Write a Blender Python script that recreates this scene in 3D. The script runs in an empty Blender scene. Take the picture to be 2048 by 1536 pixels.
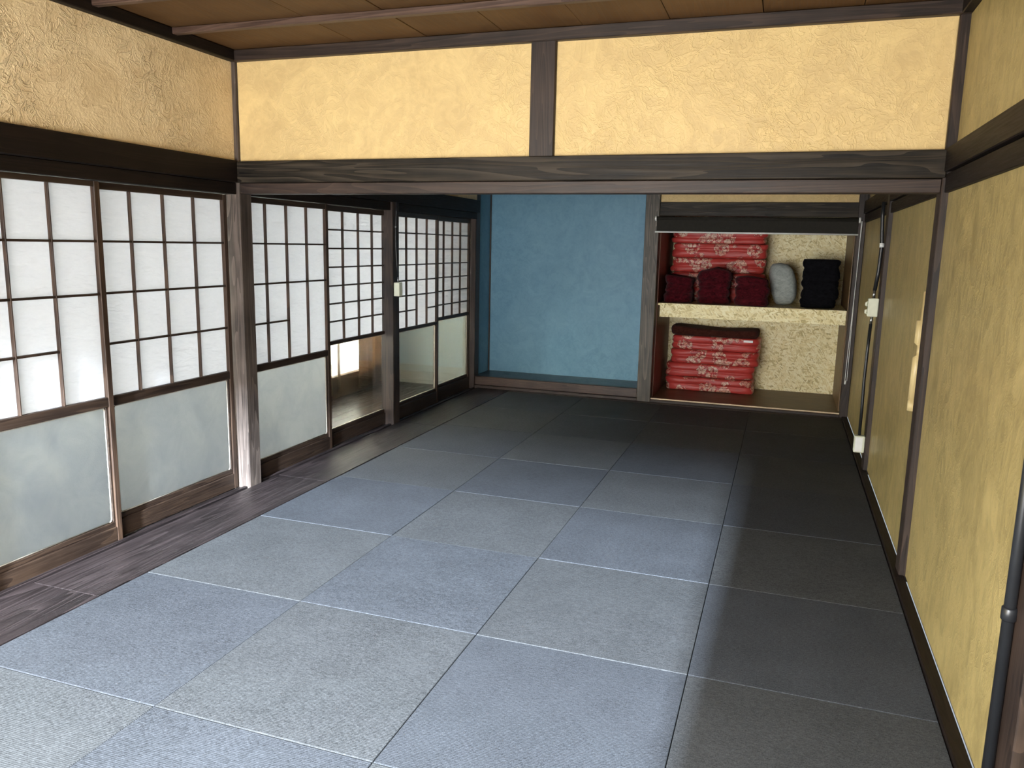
import bpy, bmesh, math, random
from mathutils import Matrix, Vector, noise

random.seed(7)
SC = bpy.context.scene
COL = SC.collection

# ------------------------------------------------------------------ camera
CAM_F, CAM_PITCH, CAM_ROLL, CAM_YAW = 1576.02, -0.1742, -0.0209, 0.3287
CAM_LOC = (2.885, -2.0115, 1.6338)
cam = bpy.data.cameras.new('camera')
cam.sensor_width = 36.0
cam.lens = CAM_F / 2048 * 36
cam.clip_start = 0.02
camo = bpy.data.objects.new('camera', cam)
_R = Matrix.Rotation(CAM_YAW, 3, 'Z') @ Matrix.Rotation(CAM_PITCH, 3, 'X') @ Matrix.Rotation(CAM_ROLL, 3, 'Y')
_r, _f, _u = _R.col[0], _R.col[1], _R.col[2]
_M = Matrix(((_r[0], _u[0], -_f[0]), (_r[1], _u[1], -_f[1]), (_r[2], _u[2], -_f[2])))
camo.matrix_world = Matrix.Translation(CAM_LOC) @ _M.to_4x4()
COL.objects.link(camo)
SC.camera = camo

# ------------------------------------------------------------------ world, daylight, exposure
wd = bpy.data.worlds.new('World')
SC.world = wd
wd.use_nodes = True
_bg = wd.node_tree.nodes['Background']
_bg.inputs[0].default_value = (0.80, 0.90, 1.0, 1)
_bg.inputs[1].default_value = 0.6


def area(name, loc, target, sx, sy, power, col, spread=180):
    l = bpy.data.lights.new(name, 'AREA')
    l.shape = 'RECTANGLE'
    l.size, l.size_y, l.energy, l.color = sx, sy, power, col
    l.spread = math.radians(spread)
    o = bpy.data.objects.new(name, l)
    COL.objects.link(o)
    o.location = loc
    o.rotation_euler = (Vector(target) - Vector(loc)).to_track_quat('-Z', 'Y').to_euler()
    return o


# daylight entering by the wide opening behind the camera (bright garden, then sky above it)
area('garden_daylight', (1.20, -2.95, 1.05), (1.25, 5, 1.25), 2.8, 1.8, 350, (1.0, 0.965, 0.93))
area('sky_daylight', (2.10, -4.3, 3.6), (2.0, 0.0, 0.0), 3.0, 2.2, 5500, (0.86, 0.93, 1.0))
# low bright gap of sky between the eaves and the trees, straight behind the camera
area('low_sky_daylight', (2.55, -14.0, 6.3), (2.55, 2.0, 0.0), 0.5, 1.5, 40000, (0.70, 0.83, 1.0))
# daylight outside the veranda windows; added fill lamp for far paper and end wall
area('veranda_daylight', (-2.35, 1.9, 1.2), (0, 1.9, 1.1), 9.2, 1.9, 1480, (0.89, 0.94, 1.0))
area('veranda_fill_far', (-2.30, 5.45, 1.1), (0, 5.45, 1.0), 2.2, 1.8, 1000, (0.93, 0.97, 1.0))

SC.view_settings.view_transform = 'Standard'
SC.view_settings.look = 'None'
SC.view_settings.gamma = 1
SC.view_settings.use_curve_mapping = False
SC.view_settings.exposure = 0.0


# ------------------------------------------------------------------ node helpers
class NT:
    def __init__(self, name):
        self.m = bpy.data.materials.new(name)
        self.m.use_nodes = True
        self.t = self.m.node_tree
        self.t.nodes.clear()
        self.out = self.n('ShaderNodeOutputMaterial')

    def n(self, typ, **kw):
        nd = self.t.nodes.new(typ)
        for k, v in kw.items():
            setattr(nd, k, v)
        return nd

    def l(self, a, b):
        self.t.links.new(a, b)

    def setin(self, nd, **kw):
        for k, v in kw.items():
            s = nd.inputs[k.replace('_', ' ')]
            if hasattr(v, 'is_linked') or isinstance(v, bpy.types.NodeSocket):
                self.l(v, s)
            else:
                s.default_value = v
        return nd

    def pos(self, scale=(1, 1, 1), rnd=0.0, rot=(0, 0, 0)):
        g = self.n('ShaderNodeNewGeometry')
        vec = g.outputs['Position']
        if rnd:
            oi = self.n('ShaderNodeObjectInfo')
            mu = self.n('ShaderNodeMath', operation='MULTIPLY')
            self.l(oi.outputs['Random'], mu.inputs[0])
            mu.inputs[1].default_value = rnd
            ad = self.n('ShaderNodeVectorMath', operation='ADD')
            self.l(vec, ad.inputs[0])
            self.l(mu.outputs[0], ad.inputs[1])
            vec = ad.outputs[0]
        mp = self.n('ShaderNodeMapping')
        self.l(vec, mp.inputs['Vector'])
        mp.inputs['Scale'].default_value = scale
        mp.inputs['Rotation'].default_value = rot
        return mp.outputs[0]

    def noise(self, vec, scale=5, detail=4, rough=0.55, dist=0.0):
        nd = self.n('ShaderNodeTexNoise')
        self.l(vec, nd.inputs['Vector'])
        nd.inputs['Scale'].default_value = scale
        nd.inputs['Detail'].default_value = detail
        nd.inputs['Roughness'].default_value = rough
        nd.inputs['Distortion'].default_value = dist
        return nd.outputs['Fac']

    def ramp(self, fac, stops, interp='LINEAR'):
        nd = self.n('ShaderNodeValToRGB')
        self.l(fac, nd.inputs[0])
        cr = nd.color_ramp
        cr.interpolation = interp
        while len(cr.elements) < len(stops):
            cr.elements.new(0.5)
        for e, (p, c) in zip(cr.elements, stops):
            e.position = p
            e.color = c if len(c) == 4 else (*c, 1)
        return nd.outputs[0]

    def math(self, op, a, b=None, clamp=False):
        nd = self.n('ShaderNodeMath', operation=op)
        nd.use_clamp = clamp
        for i, v in enumerate((a, b)):
            if v is None:
                continue
            if isinstance(v, (int, float)):
                nd.inputs[i].default_value = v
            else:
                self.l(v, nd.inputs[i])
        return nd.outputs[0]

    def mix(self, fac, a, b, blend='MIX'):
        nd = self.n('ShaderNodeMix', data_type='RGBA', blend_type=blend)
        for s, v in ((nd.inputs[0], fac), (nd.inputs[6], a), (nd.inputs[7], b)):
            if isinstance(v, (int, float)):
                s.default_value = v
            elif isinstance(v, tuple):
                s.default_value = v if len(v) == 4 else (*v, 1)
            else:
                self.l(v, s)
        return nd.outputs[2]

    def bump(self, h, strength=0.3, dist=0.01, normal=None):
        nd = self.n('ShaderNodeBump')
        nd.inputs['Strength'].default_value = strength
        nd.inputs['Distance'].default_value = dist
        self.l(h, nd.inputs['Height'])
        if normal is not None:
            self.l(normal, nd.inputs['Normal'])
        return nd.outputs[0]

    def pbr(self, col, rough=0.5, normal=None, spec=0.5, sheen=0.0, metal=0.0):
        b = self.n('ShaderNodeBsdfPrincipled')
        for k, v in (('Base Color', col), ('Roughness', rough), ('Specular IOR Level', spec), ('Metallic', metal),
                     ('Sheen Weight', sheen)):
            s = b.inputs[k]
            if isinstance(v, (int, float)):
                s.default_value = v
            elif isinstance(v, tuple):
                s.default_value = v if len(v) == 4 else (*v, 1)
            else:
                self.l(v, s)
        if normal is not None:
            self.l(normal, b.inputs['Normal'])
        return b.outputs[0]

    def done(self, sh):
        self.l(sh, self.out.inputs[0])
        return self.m


def mat_plain(name, col, rough=0.5, spec=0.5, sheen=0.0, metal=0.0, var=0.12, vscale=30):
    t = NT(name)
    nz = t.noise(t.pos(), vscale, 3)
    d = tuple(c * (1 - var) for c in col)
    b = tuple(min(1, c * (1 + var)) for c in col)
    c = t.ramp(nz, [(0.3, d), (0.7, b)])
    return t.done(t.pbr(c, rough, t.bump(nz, 0.1, 0.002), spec, sheen, metal))


def mat_wood(name, axis, dark, light, rough=0.5, spec=0.4, grain=1.0, knots=False):
    t = NT(name)
    sc = [13.0, 13.0, 13.0]
    sc['xyz'.index(axis)] = 0.8
    v = t.pos(tuple(sc), 37.0)
    warp = t.noise(v, 0.55, 2, 0.5, 0.8)
    ring = t.math('FRACT', t.math('MULTIPLY', warp, 13.0))
    ring = t.math('POWER', ring, 2.2)                       # sharp late-wood edge, slow fade
    sf = [130.0, 130.0, 130.0]
    sf['xyz'.index(axis)] = 4.0
    fine = t.noise(t.pos(tuple(sf), 37.0), 1.0, 4, 0.65)
    big = t.noise(t.pos((1, 1, 1), 11.0), 3.0, 4)
    f = t.math('ADD', t.math('MULTIPLY', ring, 0.34 * grain), t.math('MULTIPLY', fine, 0.75))
    f2 = t.math('ADD', f, t.math('MULTIPLY', t.math('SUBTRACT', big, 0.5), 0.7), True)
    c = t.ramp(f2, [(0.2, dark), (0.5, tuple(d * 0.6 + l * 0.4 for d, l in zip(dark, light))), (1.0, light)])
    r = t.math('ADD', t.math('MULTIPLY', fine, 0.35), rough - 0.17)
    return t.done(t.pbr(c, r, t.bump(f, 0.3 * grain, 0.002), spec))


def mat_plaster(name, a, b, relief=0.5, streak=(1, 1, 1), rough=0.5, spec=0.35, fine=1.0):
    t = NT(name)
    v = t.pos(streak)
    w1 = t.noise(v, 3.2, 5, 0.6, 1.8)
    w2 = t.noise(v, 11.0, 4, 0.55, 2.2)
    w3 = t.noise(v, 60.0, 3, 0.6, 0.4)
    # trowel ridges: thin bright lines along the iso-lines of a warped noise
    rid = t.math('ABSOLUTE', t.math('SUBTRACT', w1, 0.5))
    rid = t.math('SUBTRACT', 1.0, t.math('MULTIPLY', rid, 26.0), True)
    rid2 = t.math('ABSOLUTE', t.math('SUBTRACT', w2, 0.52))
    rid2 = t.math('SUBTRACT', 1.0, t.math('MULTIPLY', rid2, 20.0), True)
    msk = t.ramp(t.noise(t.pos(), 2.1, 3, 0.5), [(0.42, (0.08, 0.08, 0.08)), (0.68, (1, 1, 1))])
    lump = t.math('ADD', t.math('MULTIPLY', rid2, 0.7), t.math('MULTIPLY', w2, 1.6))
    h = t.math('ADD', t.math('MULTIPLY', rid, 0.22), t.math('MULTIPLY', lump, msk))
    h = t.math('ADD', h, t.math('MULTIPLY', w1, 1.0))
    h = t.math('ADD', h, t.math('MULTIPLY', w3, 0.35 * fine))
    c = t.ramp(t.math('ADD', t.math('MULTIPLY', w1, 0.6), t.math('MULTIPLY', w2, 0.4)), [(0.36, a), (0.66, b)])
    c = t.mix(t.math('MULTIPLY', rid2, t.math('MULTIPLY', msk, 0.25)), c, tuple(min(1, x * 1.25) for x in b))
    return t.done(t.pbr(c, rough, t.bump(h, relief, 0.006), spec))


def mat_tatami(name, a, b):
    """fine ribbed weave: ribs run across the room, broken up by speckle"""
    t = NT(name)
    v = t.pos((1, 1, 1))
    sx = t.n('ShaderNodeSeparateXYZ')
    t.l(v, sx.inputs[0])
    wob = t.noise(t.pos((30, 30, 1)), 1.0, 2)
    u = t.math('ADD', sx.outputs[1], t.math('MULTIPLY', wob, 0.004))
    rib = t.math('SINE', t.math('MULTIPLY', u, 2 * math.pi / 0.0075))
    speck = t.noise(t.pos((1, 1, 1), 7.0), 210, 2, 0.6)
    speck2 = t.noise(t.pos((0.55, 1.6, 1), 7.0), 90, 2, 0.6)
    blot = t.noise(t.pos((1, 1, 1), 7.0), 4.0, 4)
    f = t.math('ADD', t.math('MULTIPLY', t.math('SUBTRACT', speck, 0.5), 1.5), t.math('MULTIPLY', t.math('SUBTRACT', speck2, 0.5), 0.9))
    f = t.math('ADD', f, t.math('MULTIPLY', t.math('SUBTRACT', blot, 0.5), 0.35))
    f = t.math('ADD', f, t.math('MULTIPLY', rib, 0.13))
    f = t.math('ADD', f, 0.5, True)
    c = t.ramp(f, [(0.0, a), (1.0, b)])
    oi = t.n('ShaderNodeObjectInfo')
    c = t.mix(t.math('MULTIPLY', oi.outputs['Random'], 0.2), c, (0.018, 0.018, 0.020))
    h = t.math('ADD', t.math('MULTIPLY', rib, 0.4), t.math('MULTIPLY', speck, 0.8))
    return t.done(t.pbr(c, 0.72, t.bump(h, 0.3, 0.0014), 0.12))


def mat_paper(name):
    t = NT(name)
    fib = t.noise(t.pos((1, 2.4, 6), 5.0, (0.6, 0, 0)), 9, 6, 0.7, 0.4)
    crk = t.noise(t.pos((1, 2.2, 8), 9.0, (-0.75, 0, 0)), 2.2, 3, 0.5, 0.3)
    c = t.ramp(fib, [(0.3, (0.54, 0.56, 0.60)), (0.7, (0.61, 0.63, 0.67))])
    bp = t.bump(t.math('ADD', t.math('MULTIPLY', crk, 1.0), t.math('MULTIPLY', fib, 0.12)), 0.6, 0.025)
    d = t.n('ShaderNodeBsdfDiffuse')
    d.inputs[0].default_value = (0.74, 0.75, 0.76, 1)
    t.l(bp, d.inputs['Normal'])
    tr = t.n('ShaderNodeBsdfTranslucent')
    t.l(c, tr.inputs[0])
    t.l(bp, tr.inputs['Normal'])
    mx = t.n('ShaderNodeMixShader')
    mx.inputs[0].default_value = 0.5
    t.l(d.outputs[0], mx.inputs[1])
    t.l(tr.outputs[0], mx.inputs[2])
    return t.done(mx.outputs[0])


def mat_sheer(name, col, tl=0.6, holes=0.0):
    t = NT(name)
    nz = t.noise(t.pos((1, 1, 1)), 60, 3, 0.6)
    c = t.ramp(nz, [(0.35, tuple(x * 0.7 for x in col)), (0.62, col)])
    d = t.n('ShaderNodeBsdfDiffuse')
    t.l(c, d.inputs[0])
    tr = t.n('ShaderNodeBsdfTranslucent')
    t.l(c, tr.inputs[0])
    mx = t.n('ShaderNodeMixShader')
    mx.inputs[0].default_value = tl
    t.l(d.outputs[0], mx.inputs[1])
    t.l(tr.outputs[0], mx.inputs[2])
    if holes:
        tp = t.n('ShaderNodeBsdfTransparent')
        m2 = t.n('ShaderNodeMixShader')
        m2.inputs[0].default_value = holes
        t.l(mx.outputs[0], m2.inputs[1])
        t.l(tp.outputs[0], m2.inputs[2])
        return t.done(m2.outputs[0])
    return t.done(mx.outputs[0])


def mat_clear_glass(name):
    t = NT(name)
    tp = t.n('ShaderNodeBsdfTransparent')
    tp.inputs[0].default_value = (0.93, 0.95, 0.94, 1)
    gl = t.n('ShaderNodeBsdfGlossy')
    gl.inputs['Roughness'].default_value = 0.03
    fr = t.n('ShaderNodeFresnel')
    fr.inputs[0].default_value = 1.45
    mx = t.n('ShaderNodeMixShader')
    t.l(t.math('MULTIPLY', fr.outputs[0], 0.8), mx.inputs[0])
    t.l(tp.outputs[0], mx.inputs[1])
    t.l(gl.outputs[0], mx.inputs[2])
    return t.done(mx.outputs[0])


def mat_frosted(name):
    t = NT(name)
    nz = t.noise(t.pos((1, 1, 1)), 140, 3, 0.6)
    blot = t.noise(t.pos((1, 1, 1)), 5, 5, 0.65, 0.6)
    c = t.ramp(blot, [(0.30, (0.345, 0.366, 0.388)), (0.65, (0.42, 0.437, 0.445))])
    bp = t.bump(nz, 0.25, 0.002)
    tr = t.n('ShaderNodeBsdfTranslucent')
    t.l(c, tr.inputs[0])
    t.l(bp, tr.inputs['Normal'])
    rf = t.n('ShaderNodeBsdfRefraction')
    t.l(c, rf.inputs[0])
    rf.inputs['Roughness'].default_value = 0.55
    rf.inputs['IOR'].default_value = 1.02
    t.l(bp, rf.inputs['Normal'])
    mx = t.n('ShaderNodeMixShader')
    mx.inputs[0].default_value = 0.12
    t.l(tr.outputs[0], mx.inputs[1])
    t.l(rf.outputs[0], mx.inputs[2])
    gl = t.n('ShaderNodeBsdfGlossy')
    gl.inputs['Roughness'].default_value = 0.4
    t.l(bp, gl.inputs['Normal'])
    fr = t.n('ShaderNodeFresnel')
    fr.inputs[0].default_value = 1.45
    m2 = t.n('ShaderNodeMixShader')
    t.l(fr.outputs[0], m2.inputs[0])
    t.l(mx.outputs[0], m2.inputs[1])
    t.l(gl.outputs[0], m2.inputs[2])
    return t.done(m2.outputs[0])


def mat_osb(name):
    t = NT(name)
    best = shade = hh = None
    for i, (ang, s) in enumerate(((0.35, 1.0), (-0.6, 1.15), (1.25, 0.9), (2.3, 1.05), (0.0, 0.8), (-1.1, 1.2))):
        v = t.pos((1, 1, 1), 0, (0, ang, 0))
        mp = t.n('ShaderNodeMapping')
        t.l(v, mp.inputs[0])
        mp.inputs['Location'].default_value = (i * 3.7, 0, i * 1.9)
        mp.inputs['Scale'].default_value = (13 * s, 13, 62 * s)
        vo = t.n('ShaderNodeTexVoronoi')
        t.l(mp.outputs[0], vo.inputs['Vector'])
        vo.inputs['Scale'].default_value = 1.0
        sp = t.n('ShaderNodeSeparateColor')
        t.l(vo.outputs['Color'], sp.inputs[0])
        k, pr = sp.outputs[0], sp.outputs[1]
        pr = t.math('SUBTRACT', pr, t.math('MULTIPLY', vo.outputs['Distance'], 0.5))
        if best is None:
            best, shade = pr, k
        else:
            g = t.math('GREATER_THAN', pr, best)
            df = t.math('SUBTRACT', k, shade)
            shade = t.math('ADD', shade, t.math('MULTIPLY', df, g))
            best = t.math('MAXIMUM', best, pr)
    fine = t.noise(t.pos((6, 6, 40), 0, (0, 0.4, 0)), 6, 4)
    f = t.math('ADD', t.math('MULTIPLY', shade, 0.8), t.math('MULTIPLY', fine, 0.3), True)
    f = t.math('MULTIPLY', f, t.math('MULTIPLY', t.math('ADD', best, 0.15), 1.5, True), True)
    c = t.ramp(f, [(0.03, (0.22, 0.14, 0.05)), (0.18, (0.60, 0.48, 0.20)), (0.40, (0.84, 0.72, 0.37)),
                   (0.8, (0.95, 0.87, 0.57))])
    return t.done(t.pbr(c, 0.5, t.bump(best, 0.25, 0.003), 0.4))


def mat_futon(name, base=(0.50, 0.050, 0.042)):
    t = NT(name)
    v = t.pos((1, 1, 1), 3.0)
    wv = t.n('ShaderNodeTexNoise')
    t.l(v, wv.inputs['Vector'])
    wv.inputs['Scale'].default_value = 26
    ad = t.n('ShaderNodeVectorMath', operation='MULTIPLY_ADD')
    t.l(wv.outputs['Color'], ad.inputs[0])
    ad.inputs[1].default_value = (0.05, 0.05, 0.05)
    t.l(v, ad.inputs[2])
    big = t.n('ShaderNodeTexVoronoi')
    t.l(ad.outputs[0], big.inputs['Vector'])
    big.inputs['Scale'].default_value = 5.6
    cl = t.math('SUBTRACT', 1.0, t.math('MULTIPLY', big.outputs['Distance'], 1.75), True)     # flower clusters
    pet = t.n('ShaderNodeTexVoronoi', feature='SMOOTH_F1')
    t.l(ad.outputs[0], pet.inputs['Vector'])
    pet.inputs['Scale'].default_value = 30
    edge = t.n('ShaderNodeTexVoronoi', feature='DISTANCE_TO_EDGE')
    t.l(ad.outputs[0], edge.inputs['Vector'])
    edge.inputs['Scale'].default_value = 30
    pm = t.math('MULTIPLY', t.math('GREATER_THAN', cl, 0.16), t.math('LESS_THAN', pet.outputs['Distance'], 0.5))
    sp = t.n('ShaderNodeSeparateColor')
    t.l(pet.outputs['Color'], sp.inputs[0])
    petc = t.ramp(sp.outputs[1], [(0.0, (0.60, 0.22, 0.17)), (0.35, (0.66, 0.36, 0.26)), (0.65, (0.70, 0.52, 0.40)), (1.0, (0.35, 0.03, 0.03))])
    red = t.ramp(t.noise(v, 9, 3), [(0.3, tuple(x * 0.85 for x in base)), (0.7, base)])
    leafe = t.math('MULTIPLY', t.math('LESS_THAN', edge.outputs['Distance'], 0.07), t.math('GREATER_THAN', cl, 0.12))
    c = t.mix(t.math('MULTIPLY', pm, 0.9), red, petc)
    c = t.mix(t.math('MULTIPLY', leafe, 0.75), c, (0.20, 0.012, 0.015))
    wr = t.noise(t.pos((5, 5, 22), 3.0), 2.0, 4)
    return t.done(t.pbr(c, 0.42, t.bump(wr, 0.4, 0.012), 0.4))


def mat_plush(name, a, b, sheen=0.4, scale=22):
    t = NT(name)
    nz = t.noise(t.pos((1, 1, 1.6), 3.0), scale, 5, 0.7, 0.8)
    fz = t.noise(t.pos(), 220, 3)
    c = t.ramp(nz, [(0.36, a), (0.68, b)])
    return t.done(t.pbr(c, 0.95, t.bump(t.math('ADD', nz, t.math('MULTIPLY', fz, 0.3)), 0.7, 0.01), 0.1, sheen))


DK, LT = (0.007, 0.004, 0.003), (0.060, 0.037, 0.026)
WX = mat_wood('dark_wood_x', 'x', DK, LT, 0.5)
WY = mat_wood('dark_wood_y_shaded', 'y', (0.003, 0.0018, 0.0012), (0.016, 0.009, 0.006), 0.55, 0.2)  # dark wood darkened further: shade on side-facing timbers put in its colour
WZ = mat_wood('dark_wood_z', 'z', DK, LT, 0.5)
WGX = mat_wood('grey_brown_wood_x', 'x', (0.002, 0.0015, 0.001), (0.044, 0.034, 0.023), 0.5, 0.2, grain=2.0)
WBZ = mat_wood('door_wood_z', 'z', (0.012, 0.006, 0.0035), (0.085, 0.048, 0.028), 0.48)
WBY = mat_wood('door_wood_y', 'y', (0.010, 0.005, 0.003), (0.050, 0.029, 0.017), 0.48)
W_BOARD = mat_wood('floor_board_wood', 'y', (0.0045, 0.003, 0.0028), (0.036, 0.026, 0.025), 0.42, 0.35, 1.5)
W_CEIL = mat_wood('ceiling_board_wood', 'y', (0.066, 0.032, 0.011), (0.155, 0.082, 0.031), 0.6, 0.2, 0.35)
W_BAT = mat_wood('batten_wood', 'x', (0.030, 0.015, 0.010), (0.13, 0.078, 0.055), 0.5)
W_CLO = mat_wood('closet_wood', 'x', (0.075, 0.038, 0.014), (0.17, 0.10, 0.04), 0.45)
W_CLOZ = mat_wood('closet_wood_z', 'z', (0.10, 0.05, 0.018), (0.21, 0.12, 0.045), 0.45)
W_RED = mat_wood('red_brown_wood', 'z', (0.10, 0.025, 0.012), (0.20, 0.06, 0.028), 0.45)
W_PALE = mat_wood('pale_bamboo', 'z', (0.50, 0.38, 0.17), (0.70, 0.57, 0.30), 0.35)
PL_UP = mat_plaster('gold_plaster', (0.55, 0.395, 0.18), (0.70, 0.52, 0.235), 0.55)
PL_LEFT = mat_plaster('gold_plaster_rough', (0.66, 0.485, 0.26), (0.82, 0.64, 0.37), 1.0, fine=1.3)
PL_LOW = mat_plaster('gold_plaster_streaked', (0.25, 0.192, 0.074), (0.45, 0.352, 0.145), 0.4, (1, 1.1, 0.6), 0.40, 0.4, 0.5)  # same gold plaster, colour darkened and turned olive for its weaker light
BLUE = mat_plaster('blue_plaster', (0.098, 0.225, 0.315), (0.14, 0.285, 0.38), 0.15, (1, 1, 1), 0.5, 0.4, 2.0)
WHITE_WALL = mat_plain('white_board', (0.80, 0.89, 0.85), 0.6, 0.3, var=0.04, vscale=3)
PAPER = mat_paper('shoji_paper')
FROST = mat_frosted('frosted_glass')
CLEAR = mat_clear_glass('clear_glass')
OSB = mat_osb('strand_board')
TAT_A = mat_tatami('tatami_weave_warm', (0.0150, 0.0155, 0.0152), (0.075, 0.0765, 0.0765))
TAT_B = mat_tatami('tatami_weave_cool', (0.0132, 0.0139, 0.0148), (0.068, 0.072, 0.0785))
FUTON = mat_futon('red_floral_cotton')
MAROON = mat_plush('maroon_plush', (0.022, 0.0015, 0.003), (0.10, 0.007, 0.013), 0.06)
DBROWN = mat_plush('dark_brown_fleece', (0.035, 0.009, 0.006), (0.07, 0.022, 0.014), 0.05)
GREYP = mat_plush('grey_plush', (0.30, 0.33, 0.31), (0.48, 0.52, 0.49), 0.05)
BLACKP = mat_plush('black_plush', (0.003, 0.003, 0.004), (0.008, 0.008, 0.010), 0.0)
BLACK = mat_plain('black_plastic', (0.012, 0.013, 0.015), 0.35, 0.5)
BLIND = mat_plain('blind_fabric', (0.022, 0.020, 0.016), 0.8, 0.2)
IVORY = mat_plain('ivory_plastic', (0.66, 0.68, 0.54), 0.35, 0.5, var=0.04)
WHITE = mat_plain('white_plastic', (0.75, 0.76, 0.74), 0.35, 0.5, var=0.03)
STEEL = mat_plain('steel', (0.5, 0.5, 0.5), 0.3, 0.5, metal=1.0)
BEAD = mat_plain('pale_putty', (0.36, 0.32, 0.26), 0.5, 0.4)
PALE_EDGE = mat_plain('pale_edge_strip', (0.62, 0.50, 0.34), 0.5, 0.4)
TAN = mat_sheer('tan_curtain', (0.52, 0.39, 0.27), 0.5)
LACE = mat_sheer('lace_pane', (0.93, 0.89, 0.77), 0.75, 0.25)
LACE2 = mat_sheer('dense_lace_pane', (0.80, 0.765, 0.65), 0.72, 0.22)
CONC = mat_plain('subfloor', (0.10, 0.09, 0.08), 0.9, 0.2)
SHELL = mat_plain('outer_shell', (0.35, 0.30, 0.24), 0.9, 0.2)


# ------------------------------------------------------------------ object helpers
def link(name, me, m, parent=None, loc=(0, 0, 0)):
    o = bpy.data.objects.new(name, me)
    COL.objects.link(o)
    if m is not None and not me.materials:
        me.materials.append(m)
    o.location = loc
    if parent is not None:
        o.parent = parent
        o.location = Vector(loc) - Vector(parent['_w'] if '_w' in parent else parent.location)
    return o


def tag(o, label=None, cat=None, group=None, kind=None):
    for k, v in (('label', label), ('category', cat), ('group', group), ('kind', kind)):
        if v:
            o[k] = v
    return o


def empty(name, loc=(0, 0, 0)):
    o = bpy.data.objects.new(name, None)
    COL.objects.link(o)
    o.empty_display_size = 0.1
    o.location = loc
    return o


def add_box(bm, x0, x1, y0, y1, z0, z1):
    vs = [bm.verts.new((x, y, z)) for x in (x0, x1) for y in (y0, y1) for z in (z0, z1)]
    for f in ((0, 1, 3, 2), (4, 6, 7, 5), (0, 4, 5, 1), (2, 3, 7, 6), (0, 2, 6, 4), (1, 5, 7, 3)):
        bm.faces.new([vs[i] for i in f])


_boxcache = {}


def wpos(o):
    p = Vector(o.location)
    while o.parent is not None:
        o = o.parent
        p += Vector(o.location)
    return p


def box(name, x0, x1, y0, y1, z0, z1, m, parent=None, bev=0.003):
    d = (round(x1 - x0, 5), round(y1 - y0, 5), round(z1 - z0, 5), bev, m.name)
    me = _boxcache.get(d)
    if me is None:
        bm = bmesh.new()
        add_box(bm, -d[0] / 2, d[0] / 2, -d[1] / 2, d[1] / 2, -d[2] / 2, d[2] / 2)
        if bev and min(d[:3]) > bev * 2.2:
            bmesh.ops.bevel(bm, geom=bm.edges[:], offset=bev, segments=1, affect='EDGES', profile=0.5)
        me = bpy.data.meshes.new(name)
        bm.to_mesh(me)
        bm.free()
        me.materials.append(m)
        _boxcache[d] = me
    o = bpy.data.objects.new(name, me)
    COL.objects.link(o)
    c = Vector(((x0 + x1) / 2, (y0 + y1) / 2, (z0 + z1) / 2))
    if parent is not None:
        o.parent = parent
        o.location = c - wpos(parent)
    else:
        o.location = c
    return o


def mesh_obj(name, bm, m, parent=None, smooth=True, base=None):
    """bm in world coordinates; origin moved to the centre of its base"""
    vs = [v.co.copy() for v in bm.verts]
    lo = Vector((min(v[i] for v in vs) for i in range(3)))
    hi = Vector((max(v[i] for v in vs) for i in range(3)))
    c = Vector(((lo[0] + hi[0]) / 2, (lo[1] + hi[1]) / 2, lo[2]))
    for v in bm.verts:
        v.co -= c
    bmesh.ops.recalc_face_normals(bm, faces=bm.faces[:])
    me = bpy.data.meshes.new(name)
    bm.to_mesh(me)
    bm.free()
    me.materials.append(m)
    if smooth:
        for p in me.polygons:
            p.use_smooth = True
    o = bpy.data.objects.new(name, me)
    COL.objects.link(o)
    if parent is not None:
        o.parent = parent
        o.location = c - wpos(parent)
    else:
        o.location = c
    return o


def tube(bm, pts, r, seg=10):
    """r: number or list of radii"""
    P = [Vector(p) for p in pts]
    rings = []
    for i, p in enumerate(P):
        t = (P[min(i + 1, len(P) - 1)] - P[max(i - 1, 0)]).normalized()
        a = Vector((0, 1, 0)) if abs(t.y) < 0.9 else Vector((1, 0, 0))
        n = t.cross(a).normalized()
        b = t.cross(n)
        rr = r[i] if isinstance(r, (list, tuple)) else r
        rings.append([bm.verts.new(p + (n * math.cos(k * 2 * math.pi / seg) + b * math.sin(k * 2 * math.pi / seg)) * rr)
                      for k in range(seg)])
    for A, B in zip(rings, rings[1:]):
        for k in range(seg):
            bm.faces.new((A[k], A[(k + 1) % seg], B[(k + 1) % seg], B[k]))
    bm.faces.new(rings[0][::-1])
    bm.faces.new(rings[-1])


def struct(o, label=None, cat=None):
    return tag(o, label, cat, None, 'structure')


# ================================================================== SETTING
D = 0.8986                       # mat depth
XS = [0.0, 0.8830, 1.7544, 2.6400, 3.5186]
Y_REAR = -2.70
Y_PART = 2.24                    # front face of the partition timber
Y_BACK = 6.40
XL = -0.405                      # room face of the left posts
XR = 3.545                       # room face of the right posts

# ---- floor with its tatami mats
fl = struct(box('floor', -0.02, 3.56, Y_REAR, 6.30, -0.14, -0.056, CONC, bev=0), 'charcoal woven tatami floor of square mats', 'floor')
for k in range(-3, 7):
    for i in range(4):
        z = random.uniform(-0.0022, 0.0)
        ty = TAT_A if (i + k) % 2 else TAT_B
        box('tatami_mat', XS[i] + 0.0016, XS[i + 1] - 0.0016, k * D + 0.0016, (k + 1) * D - 0.0016, z - 0.055, z, ty, fl, 0.0018)

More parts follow.
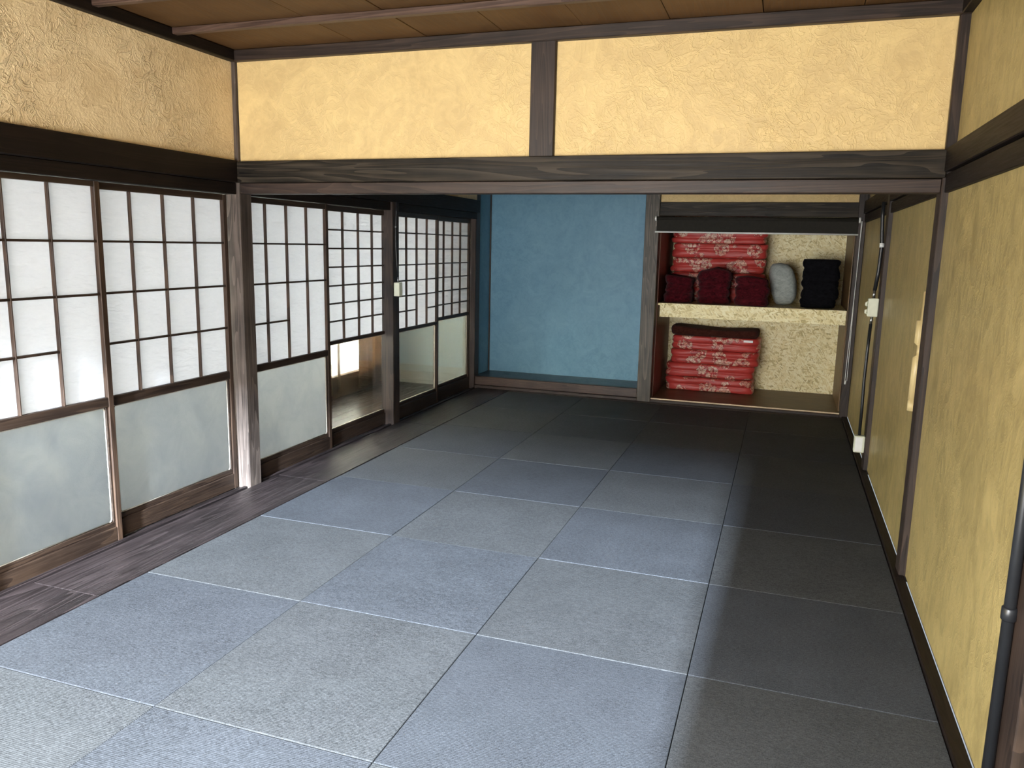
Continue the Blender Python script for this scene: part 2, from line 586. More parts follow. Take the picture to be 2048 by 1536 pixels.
# ---- dark floor boards along the shoji, with door tracks
fb = struct(box('floor_boards', -0.62, -0.004, Y_REAR, 6.38, -0.14, -0.03, CONC, bev=0), 'dark stained floor boards beside the shoji doors', 'floor')
for (y0, y1) in ((Y_REAR, 0.60), (0.602, 2.545), (2.547, 4.40), (4.402, 6.38)):
    box('plank', -0.400, -0.006, y0, y1, -0.03, 0.001, W_BOARD, fb, 0.002)
for (y0, y1) in ((0.30, Y_PART - 0.002), (2.362, 4.303), (4.427, 6.365)):
    box('sill', -0.425, -0.402, y0, y1, -0.03, -0.016, BLACK, fb, 0.002)
    box('sill', -0.452, -0.427, y0, y1, -0.03, 0.004, W_BOARD, fb, 0.005)
    box('sill', -0.53, -0.454, y0, y1, -0.03, -0.010, W_BOARD, fb, 0.002)

# ---- back edge and right edge timber of the mats
struct(box('trim_1', 0.0, 3.52, 6.294, 6.372, -0.06, 0.002, WX, bev=0.003), 'dark wooden strip between the mats and the back alcoves', 'trim')
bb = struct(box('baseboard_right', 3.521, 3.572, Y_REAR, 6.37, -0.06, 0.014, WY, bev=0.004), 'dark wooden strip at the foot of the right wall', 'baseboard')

# ---- posts
def post(n, x0, x1, y0, y1, z1, label, m=None):
    return struct(box(n, x0, x1, y0, y1, -0.02, z1, m or WZ, bev=0.004), label, 'post')


post('trim_2', -0.525, XL, Y_PART, 2.36, 2.80, 'dark square post between the near and far shoji doors', mat_wood('daylit_post', 'z', (0.016, 0.011, 0.009), (0.17, 0.132, 0.108), 0.5))  # post colour lightened to stand for daylight on its front face
post('trim_3', -0.525, XL, 4.305, 4.425, 2.80, 'dark square post between the far shoji pairs with the light switch')
post('trim_4', -0.525, -0.437, 6.367, 6.50, 2.80, 'dark post where the shoji meet the blue alcove')
post('trim_5', XR, 3.70, Y_PART, 2.36, 2.80, 'dark post of the partition at the right wall')
post('trim_6', XR, 3.70, 4.31, 4.44, 2.80, 'dark post on the right wall carrying the black cable')
post('trim_7', XR, 3.70, 0.20, 0.335, 2.80, 'dark post nearest the camera on the right wall')
post('trim_8', -0.525, XL, 0.15, 0.27, 2.80, 'dark post at the near end of the shoji doors')
post('trim_9', 1.455, 1.602, 6.37, 6.52, 2.80, 'grained dark post between blue alcove and closet', mat_wood('grained_post', 'z', (0.014, 0.012, 0.009), (0.13, 0.108, 0.08), 0.5, grain=1.8))
post('trim_10', 3.497, 3.574, 6.375, 6.50, 2.80, 'dark frame post at the right side of the closet')

# ---- partition between near and far room: kamoi, nageshi, plaster, short post
struct(box('trim_11', -0.403, XR - 0.002, Y_PART + 0.004, 2.345, 1.918, 1.983, mat_wood('worm_wood', 'x', (0.009, 0.005, 0.0035), (0.066, 0.040, 0.028), 0.5), bev=0.003), 'reddish brown lintel with worm holes under the wide beam', 'beam')
struct(box('trim_12', -0.43, 3.555, 2.222, 2.36, 1.985, 2.114, WGX, bev=0.004), 'wide grey-brown beam with pale grain across the room', 'beam')
struct(box('trim_13', 1.505, 1.643, 2.236, 2.36, 2.112, 2.71, WZ, bev=0.004), 'short dark post dividing the upper plaster wall', 'post')
wp = empty('wall_partition', (1.57, 2.3, 2.1))
struct(wp, 'golden plastered upper wall over the wide beam', 'wall')
box('plaster_panel', XL + 0.001, 1.507, 2.258, 2.345, 2.10, 2.79, PL_UP, wp, 0.006)
box('plaster_panel', 1.641, XR + 0.002, 2.258, 2.345, 2.10, 2.79, PL_UP, wp, 0.006)

# ---- left wall above the shoji
wl = empty('wall_left', (-0.48, 0, 2.1))
struct(wl, 'rough golden plaster band above the near shoji doors', 'wall')
box('plaster_panel', -0.55, -0.428, Y_REAR, Y_PART + 0.002, 2.10, 2.80, PL_LEFT, wl, 0.004)
box('plaster_panel', -0.55, -0.428, 2.36, 4.31, 2.10, 2.80, PL_LEFT, wl, 0.004)
box('plaster_panel', -0.55, -0.428, 4.42, 6.37, 2.10, 2.80, PL_LEFT, wl, 0.004)
struct(box('trim_14', -0.55, -0.398, Y_REAR, Y_PART - 0.019, 1.985, 2.118, WY, bev=0.004), 'shade-darkened beam above the near shoji doors', 'beam')
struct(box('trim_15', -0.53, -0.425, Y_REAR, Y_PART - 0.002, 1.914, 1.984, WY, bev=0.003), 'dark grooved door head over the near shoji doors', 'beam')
struct(box('trim_16', -0.55, -0.398, 2.362, 6.39, 1.985, 2.118, WY, bev=0.004), 'shade-darkened beam above the far shoji doors', 'beam')
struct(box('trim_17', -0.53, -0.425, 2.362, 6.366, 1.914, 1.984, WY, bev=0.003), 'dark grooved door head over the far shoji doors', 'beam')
box('lower_wall', -0.53, -0.44, Y_REAR, 0.15, -0.02, 1.914, PL_LOW, wl, 0.003)

# ---- right wall
wr = empty('wall_right', (3.66, 2, 0))
struct(wr, 'shade-toned gold plastered wall with dark posts on the right', 'wall')
box('shell', 3.64, 3.78, Y_REAR - 0.1, 7.6, -0.14, 2.9, SHELL, wr, 0)
for (y0, y1) in ((Y_REAR, 0.198), (0.337, Y_PART - 0.002), (2.362, 4.308), (4.442, 6.40)):
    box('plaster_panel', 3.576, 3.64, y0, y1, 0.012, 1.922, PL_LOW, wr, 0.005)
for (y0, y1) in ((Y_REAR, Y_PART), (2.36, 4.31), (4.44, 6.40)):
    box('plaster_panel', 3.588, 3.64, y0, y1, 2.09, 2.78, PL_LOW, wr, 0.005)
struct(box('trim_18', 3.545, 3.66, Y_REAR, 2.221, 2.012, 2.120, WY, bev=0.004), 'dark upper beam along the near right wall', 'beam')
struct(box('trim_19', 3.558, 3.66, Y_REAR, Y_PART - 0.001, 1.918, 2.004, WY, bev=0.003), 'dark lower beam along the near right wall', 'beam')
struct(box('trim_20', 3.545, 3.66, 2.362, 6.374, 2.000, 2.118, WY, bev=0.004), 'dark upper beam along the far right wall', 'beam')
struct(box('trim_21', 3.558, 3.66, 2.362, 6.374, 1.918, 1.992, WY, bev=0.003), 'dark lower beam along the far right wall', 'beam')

# ---- ceiling
ce = struct(box('ceiling', -0.62, 3.78, Y_REAR - 0.1, 7.6, 2.815, 2.90, SHELL, bev=0), 'brown board ceiling with dark battens', 'ceiling')
x = -0.455
while x < 3.60:
    x1 = min(x + 0.449, 3.62)
    box('ceiling_board', x + 0.0015, x1 - 0.0015, Y_REAR, 2.33, 2.769 + (0.003 if int(round(x * 10)) % 2 else 0), 2.814, W_CEIL, ce, 0.0015)
    x += 0.449
box('ceiling_board', -0.5, 3.62, 2.34, 6.4, 2.80, 2.814, W_CEIL, ce, 0)
for y in (1.700, 1.165, 0.63, 0.095, -0.44, -0.975, -1.51, -2.045):
    box('batten', -0.43, 3.60, y, y + 0.042, 2.735, 2.769, W_BAT, ce, 0.004)
struct(box('trim_22', -0.43, 3.592, 2.218, 2.30, 2.704, 2.7685, WX, bev=0.004), 'dark wooden cornice above the upper plaster wall', 'cornice')
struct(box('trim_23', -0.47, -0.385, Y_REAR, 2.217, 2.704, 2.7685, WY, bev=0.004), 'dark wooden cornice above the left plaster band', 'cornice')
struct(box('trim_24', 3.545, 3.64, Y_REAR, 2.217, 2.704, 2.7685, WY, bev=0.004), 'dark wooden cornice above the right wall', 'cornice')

# ---- wall behind the camera with its wide opening
bm = bmesh.new()
add_box(bm, -1.75, -0.25, Y_REAR - 0.1, Y_REAR, -0.14, 2.85)
add_box(bm, 2.62, 3.70, Y_REAR - 0.1, Y_REAR, -0.14, 2.85)
add_box(bm, -0.25, 2.62, Y_REAR - 0.1, Y_REAR, 2.2, 2.85)
struct(mesh_obj('wall_rear', bm, PL_UP, smooth=False), 'wall behind the camera with a wide opening to the garden', 'wall')

# ---- blue alcove
wa = empty('wall_alcove', (0.5, 6.9, 0))
struct(wa, 'blue plastered alcove wall', 'wall')
box('plaster_panel', -0.46, 1.46, 6.875, 6.95, 0.10, 2.80, BLUE, wa, 0.003)
box('side_panel', -0.53, -0.455, 6.50, 6.875, 0.10, 2.80, BLUE, wa, 0.003)
box('side_panel', 1.46, 1.53, 6.52, 6.875, 0.10, 2.80, BLUE, wa, 0.003)
box('corner_strip', -0.455, -0.440, 6.858, 6.873, 0.132, 2.5, WZ, wa, 0.002)
box('alcove_floor', -0.455, 1.46, 6.425, 6.875, 0.09, 0.132, mat_wood('alcove_board', 'x', (0.012, 0.012, 0.012), (0.03, 0.03, 0.03), 0.3), wa, 0.003)
struct(box('trim_25', -0.437, 1.453, 6.380, 6.46, 0.034, 0.134, mat_wood('alcove_sill', 'x', (0.02, 0.011, 0.008), (0.10, 0.06, 0.043), 0.4), bev=0.006), 'dark brown raised sill of the blue alcove', 'sill')
struct(box('trim_26', -0.437, 1.453, 6.374, 6.44, -0.05, 0.030, WX, bev=0.003), 'dark strip under the raised alcove sill', 'trim')

# ---- closet
wc = empty('wall_closet', (2.5, 7.5, 0))
struct(wc, 'closet recess lined with pale strand board', 'wall')
box('strand_board', 1.60, 3.50, 7.50, 7.55, 0.02, 2.3, OSB, wc, 0.002)
box('side_board', 1.54, 1.612, 6.50, 7.50, 0.02, 2.3, W_RED, wc, 0.003)
box('side_board', 3.488, 3.55, 6.50, 7.50, 0.02, 2.3, W_CLOZ, wc, 0.003)
box('closet_floor', 1.60, 3.50, 6.395, 7.50, -0.02, 0.040, W_CLO, wc, 0.003)
box('edge_strip', 1.604, 3.496, 6.388, 6.399, 0.030, 0.0425, PALE_EDGE, wc, 0.001)
box('closet_ceiling', 1.55, 3.55, 6.45, 7.55, 2.2, 2.3, W_CLO, wc, 0.003)
struct(box('trim_27', 1.602, 3.496, 6.378, 6.46, -0.05, 0.024, WX, bev=0.003), 'dark sill at the foot of the closet', 'sill')
struct(box('trim_28', 1.602, 3.545, 6.385, 6.50, 1.966, 2.106, WGX, bev=0.004), 'grained dark beam over the closet opening', 'beam')
wb = struct(box('wall_back', 1.602, 3.53, 6.415, 6.50, 2.104, 2.80, PL_UP, bev=0.004), 'golden plaster strip above the closet beam', 'wall')
struct(box('trim_29', -0.53, 1.46, 6.39, 6.50, 2.30, 2.80, WX, bev=0.004), 'dark beam above the blue alcove', 'beam')

# ---- veranda outside the shoji
ve = struct(box('floor_veranda', -1.72, -0.62, Y_REAR, 6.55, -0.14, -0.06, CONC, bev=0), 'dark polished veranda floor seen through the door glass', 'floor')
W_VER = mat_wood('veranda_boards', 'y', (0.035, 0.026, 0.022), (0.11, 0.085, 0.075), 0.26, 0.6)
for i in range(8):
    box('plank', -0.62 - (i + 1) * 0.125 + 0.001, -0.62 - i * 0.125 - 0.001, Y_REAR, 6.50, -0.06, -0.03, W_VER, ve, 0.002)
wv = empty('wall_veranda', (-1.65, 2, 0))
struct(wv, 'veranda outer wall with windows, seen through the door glass', 'wall')
TANW = mat_plain('tan_board', (0.22, 0.145, 0.09), 0.6, 0.3)
box('sill_wall', -1.72, -1.60, Y_REAR, 6.50, -0.05, 0.20, TANW, wv, 0.004)
box('header_wall', -1.72, -1.60, Y_REAR, 6.50, 1.98, 2.45, TANW, wv, 0.004)
for y in (-2.7, -0.9, 0.9, 2.7, 4.45, 6.20):
    box('mullion', -1.70, -1.62, y, y + (0.30 if y > 6 else 0.07), 0.20, 1.98, TANW, wv, 0.004)
for y0, y1 in ((-2.63, -0.9), (-0.83, 0.9), (0.97, 2.7), (2.77, 4.45), (4.52, 6.2)):
    box('window_pane', -1.668, -1.662, y0, y1, 0.20, 1.98, LACE2 if y0 > 4 else LACE, wv, 0)
struct(box('wall_veranda_end', -1.62, -0.53, 6.50, 6.56, -0.06, 2.45, WHITE_WALL, bev=0), 'pale grey board wall at the end of the veranda', 'wall')
struct(box('ceiling_veranda', -1.75, -0.53, Y_REAR, 6.55, 2.45, 2.55, SHELL, bev=0), 'plain veranda ceiling', 'ceiling')


# ================================================================== SHOJI DOORS
def shoji(n, y0, y1, track, top, rail0, rail1, bot, vs, hs, glass, label, stile=0.036, lattice_m=None):
    """front track bars at x=-0.455, back track at x=-0.490; hs: list of (z, ya, yb)"""
    xf = -0.455 if track == 0 else -0.491
    xb = xf - 0.030
    r = empty('door_%d' % n, ((xf + xb) / 2, (y0 + y1) / 2, 0.0))
    struct(r, label, 'shoji door')
    zb = -0.006
    for a in (y0, y1 - stile):
        box('stile', xb, xf, a, a + stile, zb, 1.912, WBZ, r, 0.003)
    ya, yb = y0 + stile, y1 - stile
    box('rail', xb, xf, ya, yb, top, 1.912, WBY, r, 0.002)
    box('rail', xb, xf, ya, yb, rail0, rail1, WBY, r, 0.004)
    box('rail', xb, xf, ya, yb, zb, bot - 0.028, WBY, r, 0.004)
    iw = 0.015
    xi = xf - 0.009
    box('glazing_frame', xb, xi, ya, yb, bot - 0.028, bot, WBY, r, 0.003)
    box('glazing_frame', xb, xi, ya, ya + iw, bot, rail0, WBY, r, 0.003)
    box('glazing_frame', xb, xi, yb - iw, yb, bot, rail0, WBY, r, 0.003)
    bw = 0.0075
    for y in vs:
        box('lattice_bar', xb + 0.006, xf - 0.002, y - bw / 2, y + bw / 2, rail1, top, WBZ, r, 0.0012)
    for z, a, b in hs:
        a = ya if a is None else a
        b = yb if b is None else b
        box('lattice_bar', xb + 0.006, xf - 0.004, a, b, z - 0.0058, z + 0.0058, WBY, r, 0.0012)
    box('paper_sheet', xb + 0.0035, xb + 0.0055, ya - 0.004, yb + 0.004, rail1 - 0.005, top + 0.005, PAPER, r, 0)
    # glass with a rounded bead around it
    ya, yb = ya + iw, yb - iw
    xm = xb + 0.010
    box('glass_pane', xm - 0.002, xm + 0.002, ya - 0.004, yb + 0.004, bot - 0.004, rail0 + 0.004, glass, r, 0)
    bw2 = 0.020
    br = 0.0035
    bm = bmesh.new()
    pts = []
    for (cy, cz, a0) in ((yb - bw2, bot + bw2, -90), (yb - bw2, rail0 - bw2, 0), (ya + bw2, rail0 - bw2, 90), (ya + bw2, bot + bw2, 180)):
        for k in range(6):
            a = math.radians(a0 + k * 18)
            pts.append((xm + 0.004, cy + (bw2 - br) * math.cos(a), cz + (bw2 - br) * math.sin(a)))
    pts.append(pts[0])
    tube(bm, pts, br, 6)
    mesh_obj('glass_bead', bm, BEAD, r)
    return r


F = None
Z4 = (1.610, 1.340, 1.071)
Z7 = (1.725, 1.580, 1.434, 1.287, 1.146, 1.004)
shoji(1, 0.275, 1.205, 0, 1.884, 0.745, 0.797, 0.108, (0.422, 0.664, 0.905), [(Z4[0], F, F), (Z4[1], F, F), (Z4[2], F, 0.905)], FROST,
      'nearest shoji door, cut off by the left edge, with frosted lower glass')
shoji(2, 1.195, 2.225, 1, 1.876, 0.735, 0.788, 0.125, (1.442, 1.686, 1.933), [(z, F, F) for z in Z4], FROST,
      'shoji door left of the square post, even four-row grid and frosted glass')
shoji(3, 2.366, 3.345, 0, 1.874, 0.750, 0.797, 0.128, (2.578, 2.818, 3.065), [(Z4[0], F, F), (Z4[1], F, F), (Z4[2], F, 2.818)], FROST,
      'first shoji door beyond the square post, tall cells and frosted glass')
shoji(4, 3.345, 4.385, 1, 1.868, 0.822, 0.850, 0.128, (3.629, 3.875, 4.107), [(z, F, F) for z in Z7], CLEAR,
      'shoji door with small square cells, clear glass showing tan curtains')
shoji(5, 4.412, 5.400, 0, 1.868, 0.818, 0.848, 0.150, (4.693, 4.911, 5.137), [(z, F, F) for z in Z7[:5]] + [(Z7[5], F, 4.911), (Z7[5], 5.137, F)], CLEAR,
      'shoji door right of the light switch with one tall cell and clear glass')
shoji(6, 5.420, 6.345, 1, 1.864, 0.845, 0.876, 0.160, (5.627, 5.853, 6.072), [(z, F, F) for z in Z7], CLEAR,
      'farthest shoji door next to the blue alcove')


# ================================================================== THINGS
def soft_stack(x0, x1, y0, y1, z0, z1, layers, seed, m, name, lump=0.006, bulge=0.02, power=9.0, K=56, rings=9, sag=None, top=0.35, edge=0.5, jig=0.0):
    """a folded textile: rings of rounded rectangles, each layer bulging at its fold"""
    bm = bmesh.new()
    cx, cy = (x0 + x1) / 2, (y0 + y1) / 2
    hx, hy = (x1 - x0) / 2, (y1 - y0) / 2
    H = z1 - z0
    rg = random.Random(seed)
    cuts = [0.0]
    ws = [rg.uniform(0.75, 1.25) for _ in range(layers)]
    for w in ws:
        cuts.append(cuts[-1] + w / sum(ws))
    offs = [(rg.uniform(-1, 1) * jig, rg.uniform(-1, 1) * jig) for _ in range(layers)]
    prof = []
    for L in range(layers):
        for k in range(rings):
            u = (k + 0.5) / rings * 2 - 1
            inset = bulge * (1 - math.sqrt(max(0, 1 - abs(u) ** 2.6)))
            zz = cuts[L] + (cuts[L + 1] - cuts[L]) * (k + 0.5) / rings
            prof.append((zz, inset, offs[L]))
    prof = [(0.0, bulge * 1.3 + 0.004, offs[0])] + prof + [(1.0, bulge * 1.3 + 0.004, offs[-1])]
    R = []

    def ring(zz, inset, scale, of):
        out = []
        for k in range(K):
            a = 2 * math.pi * k / K
            c, s = math.cos(a), math.sin(a)
            rr = (abs(c) ** power + abs(s) ** power) ** (-1 / power)
            px, py = c * rr, s * rr
            X = cx + of[0] + (hx - inset) * px * scale
            Y = cy + of[1] + (hy - inset) * py * scale
            Z = z0 + zz * H
            p = Vector((X * 3.1 + seed * 3.7, Y * 3.1, Z * 9))
            n1 = noise.noise_vector(p)
            n2 = noise.noise_vector(p * 3.3)
            X += (n1.x * 1.3 + n2.x * 0.5) * lump
            Y += (n1.y * 1.3 + n2.y * 0.5) * lump
            if 0 < zz < 1:
                Z += (n1.z + n2.z * 0.5) * lump * 0.6
            if sag:
                Z += sag(X, zz)
            Z = max(Z, z0)
            out.append(bm.verts.new((X, Y, Z)))
        return out
    R.append(ring(0.0, prof[0][1], 0.5, prof[0][2]))
    for zz, inset, of in prof:
        R.append(ring(zz, inset, 1.0, of))
    for sc in (0.86, 0.6, 0.3):
        R.append(ring(1.0, prof[-1][1], sc, prof[-1][2]))
    for A, B in zip(R, R[1:]):
        for k in range(K):
            bm.faces.new((A[k], A[(k + 1) % K], B[(k + 1) % K], B[k]))
    bm.faces.new(R[0][::-1])
    bm.faces.new(R[-1])
    return mesh_obj(name, bm, m)


# lower stack of folded futons on the closet floor
low_l = ['bottom red floral futon of the lower closet stack', 'second red floral futon from the closet floor',
         'third red floral futon up in the lower closet stack', 'red floral futon with white tag, right under the brown blanket']
z = 0.041
for i in range(4):
    h = 0.157
    dx = (0.0, -0.012, 0.012, 0.004)[i]
    f = soft_stack(1.665 + dx + 0.01 * i, 2.640 + dx + 0.008 * i, 7.02, 7.45, z, z + h - 0.001, 2, 31 + i, FUTON, 'folded_futon', 0.010, 0.026, 9, 84, 8, jig=0.014)
    tag(f, low_l[i], 'futon', 'red futons in the closet')
    if i == 3:
        t_ = box('care_tag', 2.500, 2.600, 7.004, 7.012, z + 0.118, z + 0.142, WHITE, f, 0.001)
        tag(t_, 'white care tag')
    z += h
bl = soft_stack(1.69, 2.655, 7.03, 7.47, z, z + 0.075, 1, 71, DBROWN, 'folded_blanket', 0.006, 0.03, 8, 64, 8,
                sag=lambda X, zz: zz * (0.035 * max(0.0, (2.25 - X) / 0.6) if X < 2.25 else 0.02 * (X - 2.25) / 0.4))
tag(bl, 'dark brown fleece blanket folded on top of the lower red futons', 'blanket')

# shelf
sh = empty('closet_shelf', (2.55, 6.9, 0.91))
tag(sh, 'pale strand board shelf with a deep front edge across the closet', 'shelf')
box('shelf_board', 1.613, 3.487, 6.50, 7.498, 1.035, 1.058, OSB, sh, 0.002)
box('front_edge', 1.640, 3.484, 6.474, 6.498, 0.915, 1.062, OSB, sh, 0.002)

# upper stack
up_l = ['red floral futon lying directly on the closet shelf, behind the maroon blankets', 'second red floral futon above the closet shelf',
        'third red floral futon above the closet shelf', 'red floral futon just below the one cut off by the blind',
        'topmost red floral futon, half hidden by the dark blind']
z = 1.059
for i in range(5):
    h = 0.160
    f = soft_stack(1.640 + 0.003 * i, 2.665 + 0.006 * (i % 2), 7.03, 7.45, z, z + h - 0.001, 2, 51 + i, FUTON, 'folded_futon', 0.010, 0.026, 9, 84, 8, jig=0.014)
    tag(f, up_l[i], 'futon', 'red futons in the closet')
    z += h

b = soft_stack(1.640, 1.950, 6.66, 6.97, 1.059, 1.368, 3, 81, MAROON, 'folded_blanket', 0.020, 0.028, 4, 64, 9, sag=lambda X, zz: -zz * 0.05 * (X - 1.63) / 0.35)
tag(b, 'maroon plush blanket at the left end of the shelf', 'blanket', 'maroon blankets on the closet shelf')
b = soft_stack(1.990, 2.335, 6.66, 6.97, 1.059, 1.448, 4, 82, MAROON, 'folded_blanket', 0.020, 0.028, 4, 64, 9, sag=lambda X, zz: -zz * 0.05 * abs(X - 2.18) / 0.2)
tag(b, 'tallest maroon plush blanket, in the middle of the three on the shelf', 'blanket', 'maroon blankets on the closet shelf')
b = soft_stack(2.390, 2.735, 6.56, 6.82, 1.059, 1.372, 3, 83, MAROON, 'folded_blanket', 0.020, 0.028, 4, 64, 9, sag=lambda X, zz: -zz * 0.03 * abs(X - 2.5) / 0.2)
tag(b, 'maroon plush blanket leaning against the grey cushion', 'blanket', 'maroon blankets on the closet shelf')
b = soft_stack(2.745, 3.020, 6.87, 7.20, 1.059, 1.505, 1, 84, GREYP, 'plush_cushion', 0.012, 0.095, 3.4, 56, 18)
for v in b.data.vertices:
    zz = v.co.z / 0.44
    v.co.x += -0.075 * max(0, zz - 0.2) ** 1.3
tag(b, 'grey plush cushion between maroon and black blankets', 'cushion')
b = soft_stack(3.045, 3.400, 6.70, 7.02, 1.059, 1.556, 5, 85, BLACKP, 'folded_blanket', 0.018, 0.020, 5, 64, 7, jig=0.01)
tag(b, 'black plush folded blanket at the right end of the shelf', 'blanket')

# roller blind over the closet
rb = empty('roller_blind', (2.545, 6.37, 1.80))
tag(rb, 'dark roller blind with white bottom bar rolled up over the closet', 'roller blind')
bm = bmesh.new()
tube(bm, [(1.580, 6.352, 1.938), (3.505, 6.352, 1.938)], 0.021, 14)
mesh_obj('roller', bm, BLIND, rb)
box('blind_fabric', 1.585, 3.500, 6.3375, 6.340, 1.808, 1.935, BLIND, rb, 0)
bm = bmesh.new()
tube(bm, [(1.568, 6.339, 1.802), (3.512, 6.339, 1.802)], 0.0085, 10)
mesh_obj('bottom_bar', bm, WHITE, rb)
for x_ in (1.562, 3.508):
    bm = bmesh.new()
    tube(bm, [(x_, 6.352, 1.938), (x_ + 0.016, 6.352, 1.938)], 0.023 if x_ < 2 else 0.028, 14)
    mesh_obj('end_cap', bm, WHITE, rb)
box('bracket', 1.566, 3.520, 6.374, 6.384, 1.925, 1.955, BLACK, rb, 0.001)
bm = bmesh.new()
pts = []
for k in range(25):
    s = k / 24
    pts.append((3.530 - 0.010 * s + 0.004 * math.sin(s * 5), 6.335, 1.93 - 1.57 * s))
tube(bm, pts, 0.0032, 6)
pts = []
for k in range(25):
    s = k / 24
    pts.append((3.538 - 0.006 * s - 0.004 * math.sin(s * 4), 6.345, 1.93 - 1.55 * s))
tube(bm, pts, 0.0032, 6)
mesh_obj('pull_cord', bm, WHITE, rb)
bm = bmesh.new()
tube(bm, [(3.522, 6.337, 0.385), (3.522, 6.337, 0.375), (3.520, 6.337, 0.35), (3.520, 6.337, 0.345)], [0.004, 0.009, 0.009, 0.004], 8)
mesh_obj('cord_weight', bm, WHITE, rb)

# light switch on the left post, with its cable
sw = empty('light_switch', (-0.385, 4.37, 1.17))
tag(sw, 'ivory light switch box on the post between the far shoji', 'light switch')
box('switch_box', XL + 0.001, -0.348, 4.315, 4.375, 1.165, 1.288, IVORY, sw, 0.005)
tag(box('switch_plate', XL + 0.0015, -0.352, 4.3755, 4.385, 1.170, 1.283, STEEL, sw, 0.002), 'darker side plate')
bm = bmesh.new()
tube(bm, [(-0.372, 4.386, 1.226), (-0.372, 4.392, 1.228)], 0.007, 8)
mesh_obj('toggle', bm, WHITE, sw)
cb = empty('switch_cable', (-0.38, 4.34, 1.29))
tag(cb, 'thin black cable dropping to the ivory light switch', 'cable')
bm = bmesh.new()
tube(bm, [(-0.386, 4.345, 1.984), (-0.388, 4.342, 1.90), (-0.392, 4.335, 1.77), (-0.392, 4.335, 1.62), (-0.384, 4.340, 1.45), (-0.378, 4.345, 1.335)], 0.0065, 8)
mesh_obj('cable', bm, BLACK, cb)
bm = bmesh.new()
tube(bm, [(-0.377, 4.345, 1.335), (-0.376, 4.345, 1.289)], [0.006, 0.008], 8)
mesh_obj('ferrule', bm, STEEL, cb)
bm = bmesh.new()
tube(bm, [(-0.392, 4.335, 1.78), (-0.392, 4.335, 1.765)], 0.0085, 8)
mesh_obj('clip', bm, STEEL, cb)

# cable and boxes on the right post
yc = 4.352
sb = empty('switch_box', (3.51, yc, 1.17))
tag(sb, 'ivory junction box with two switches halfway up the right post', 'switch box')
box('switch_body', 3.474, 3.5445, 4.335, 4.40, 1.170, 1.305, IVORY, sb, 0.005)
for z_ in (1.205, 1.262):
    bm = bmesh.new()
    tube(bm, [(3.4735, 4.352, z_ - 0.016), (3.463, 4.352, z_ - 0.008), (3.463, 4.352, z_ + 0.008), (3.4735, 4.352, z_ + 0.016)], [0.006, 0.010, 0.010, 0.006], 8)
    mesh_obj('rocker', bm, IVORY, sb)
ob = empty('outlet_box', (3.50, yc, 0.14))
tag(ob, 'ivory outlet box low on the right post near the floor', 'outlet box')
box('box_body', 3.470, 3.5445, 4.330, 4.395, 0.140, 0.268, IVORY, ob, 0.005)
box('cover_plate', 3.478, 3.528, 4.3265, 4.3295, 0.150, 0.258, WHITE, ob, 0.001)
rc = empty('wall_cable', (3.52, yc, 0.27))
tag(rc, 'black cable running down the right post through the ivory boxes', 'cable')
bm = bmesh.new()
tube(bm, [(3.514, 4.37, 1.998), (3.514, 4.37, 1.90), (3.529, 4.37, 1.69), (3.524, 4.37, 1.50), (3.511, 4.37, 1.36)], 0.0135, 10)
mesh_obj('cable', bm, BLACK, rc)
bm = bmesh.new()
tube(bm, [(3.511, 4.37, 1.36), (3.509, 4.37, 1.306)], [0.009, 0.011], 10)
mesh_obj('ferrule', bm, STEEL, rc)
bm = bmesh.new()
tube(bm, [(3.509, 4.37, 1.169), (3.507, 4.37, 1.115)], [0.011, 0.009], 10)
mesh_obj('ferrule', bm, STEEL, rc)
bm = bmesh.new()
tube(bm, [(3.507, 4.37, 1.115), (3.502, 4.37, 0.90), (3.500, 4.37, 0.69), (3.504, 4.37, 0.5), (3.505, 4.37, 0.269)], 0.0115, 10)
mesh_obj('cable', bm, BLACK, rc)
bm = bmesh.new()
tube(bm, [(3.529, 4.37, 1.705), (3.529, 4.37, 1.675)], 0.0165, 10)
mesh_obj('clip', bm, WHITE, rc)

# conduit on the nearest right post
cd = empty('cable_conduit', (3.52, 0.31, 0.10))
tag(cd, 'thick black conduit pipe on the nearest right post', 'conduit')
bm = bmesh.new()
tube(bm, [(3.529, 0.33, 1.917), (3.529, 0.33, 0.09)], 0.0155, 14)
mesh_obj('pipe', bm, BLACK, cd)
for z_ in (0.675, 1.30):
    bm = bmesh.new()
    tube(bm, [(3.529, 0.33, z_ - 0.02), (3.529, 0.33, z_ - 0.016), (3.529, 0.33, z_ + 0.016), (3.529, 0.33, z_ + 0.02)], [0.016, 0.020, 0.020, 0.016], 14)
    mesh_obj('clamp', bm, BLACK, cd)
bm = bmesh.new()
tube(bm, [(3.529, 0.33, 0.125), (3.529, 0.33, 0.12), (3.529, 0.33, 0.062)], [0.016, 0.0215, 0.0215], 14)
mesh_obj('coupling', bm, BLACK, cd)
wo = empty('cable_cover', (3.55, 0.47, 0.015))
tag(wo, 'small white cable cover at the foot of the right wall', 'cable cover')
box('cover_body', 3.545, 3.5755, 0.40, 0.485, 0.0145, 0.062, WHITE, wo, 0.004)
box('cover_lid', 3.550, 3.5755, 0.405, 0.48, 0.0625, 0.068, WHITE, wo, 0.002)

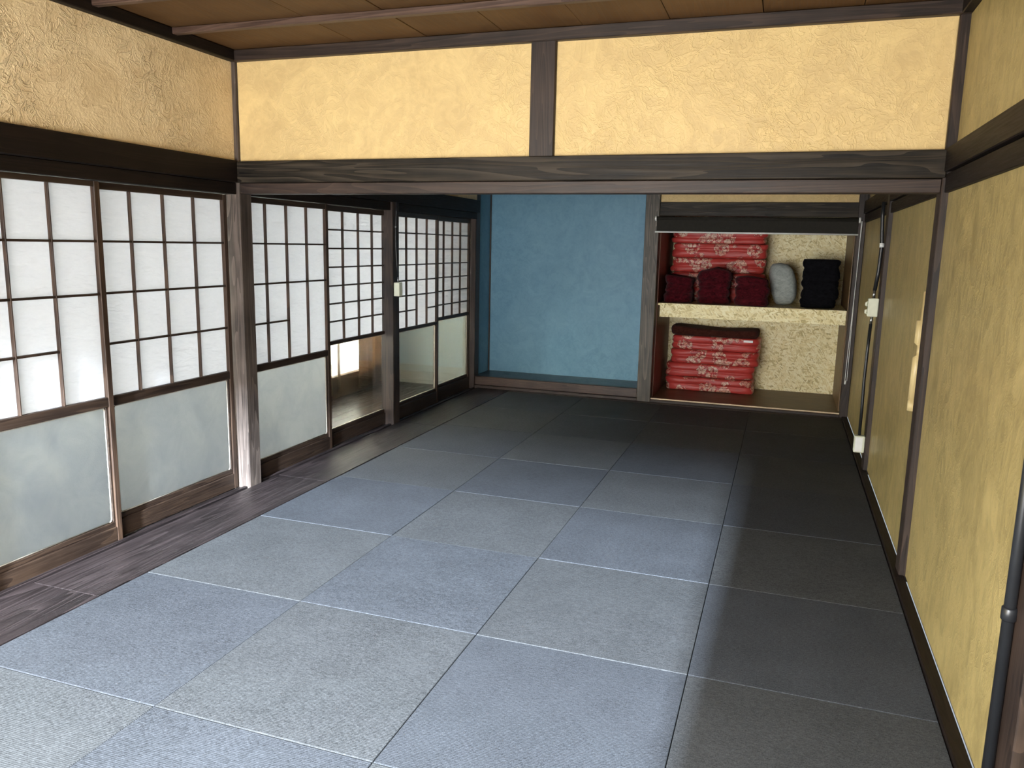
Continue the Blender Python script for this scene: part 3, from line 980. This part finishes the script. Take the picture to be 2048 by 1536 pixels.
# pale wooden pole beside the right partition post
ph = empty('pole_handle', (3.55, 2.44, 0.83))
tag(ph, 'pale bamboo-like pole with a notch, upright on the right wall', 'pole')
bm = bmesh.new()
yh, xh = 2.445, 3.552
seg = [(1.447, 0.010), (1.300, 0.011), (1.298, 0.0215), (1.188, 0.022), (1.172, 0.012), (1.122, 0.012), (1.108, 0.022), (0.892, 0.0225)]
tube(bm, [(xh + (0.022 - r) * 0.6, yh, z_) for z_, r in seg], [r for _, r in seg], 14)
mesh_obj('pole', bm, W_PALE, ph)
bm = bmesh.new()
tube(bm, [(xh, yh, 0.8915), (xh, yh, 0.886), (xh, yh, 0.8855), (xh, yh, 0.834)], [0.019, 0.019, 0.0225, 0.0215], 14)
mesh_obj('pole_end', bm, W_PALE, ph)


# curtains at the veranda windows
def curtain(y0, y1, x, z0, z1, folds, amp, label, seed):
    bm = bmesh.new()
    N = max(16, folds * 8)
    rg = random.Random(seed)
    ph_ = rg.uniform(0, 6)
    rows = []
    for j in range(7):
        s = j / 6
        row = []
        for i in range(N + 1):
            u = i / N
            yy = y0 + (y1 - y0) * u
            xx = x + amp * math.sin(u * folds * 2 * math.pi + ph_ + 0.4 * s) * (0.6 + 0.4 * (1 - s)) + 0.006 * math.sin(9 * u + 5 * s)
            row.append((xx, yy, z0 + (z1 - z0) * s))
        rows.append(row)
    th = 0.004
    A = [[bm.verts.new(p) for p in r] for r in rows]
    B = [[bm.verts.new((p[0] - th, p[1], p[2])) for p in r] for r in rows]
    for j in range(6):
        for i in range(N):
            bm.faces.new((A[j][i], A[j][i + 1], A[j + 1][i + 1], A[j + 1][i]))
            bm.faces.new((B[j][i + 1], B[j][i], B[j + 1][i], B[j + 1][i + 1]))
    for i in range(N):
        bm.faces.new((A[0][i + 1], A[0][i], B[0][i], B[0][i + 1]))
        bm.faces.new((A[6][i], A[6][i + 1], B[6][i + 1], B[6][i]))
    for j in range(6):
        bm.faces.new((A[j][0], A[j + 1][0], B[j + 1][0], B[j][0]))
        bm.faces.new((A[j + 1][N], A[j][N], B[j][N], B[j + 1][N]))
    o = mesh_obj('curtain', bm, TAN)
    return tag(o, label, 'curtain', 'tan curtains on the veranda')


curtain(5.62, 6.46, -1.54, 0.03, 2.0, 5, 0.030, 'tan curtain right of the bright window, through the clear glass', 1)
curtain(5.255, 5.315, -1.56, 0.03, 2.0, 1, 0.012, 'narrow tan curtain fold across the bright window', 2)
curtain(4.86, 5.08, -1.55, 0.03, 2.0, 2, 0.025, 'tan curtain left of the bright window, through the clear glass', 3)
bm = bmesh.new()
tube(bm, [(-1.55, Y_REAR + 0.01, 2.01), (-1.55, 6.49, 2.01)], 0.012, 8)
tag(mesh_obj('curtain_rail', bm, STEEL), 'curtain rail along the veranda windows', 'curtain rail')
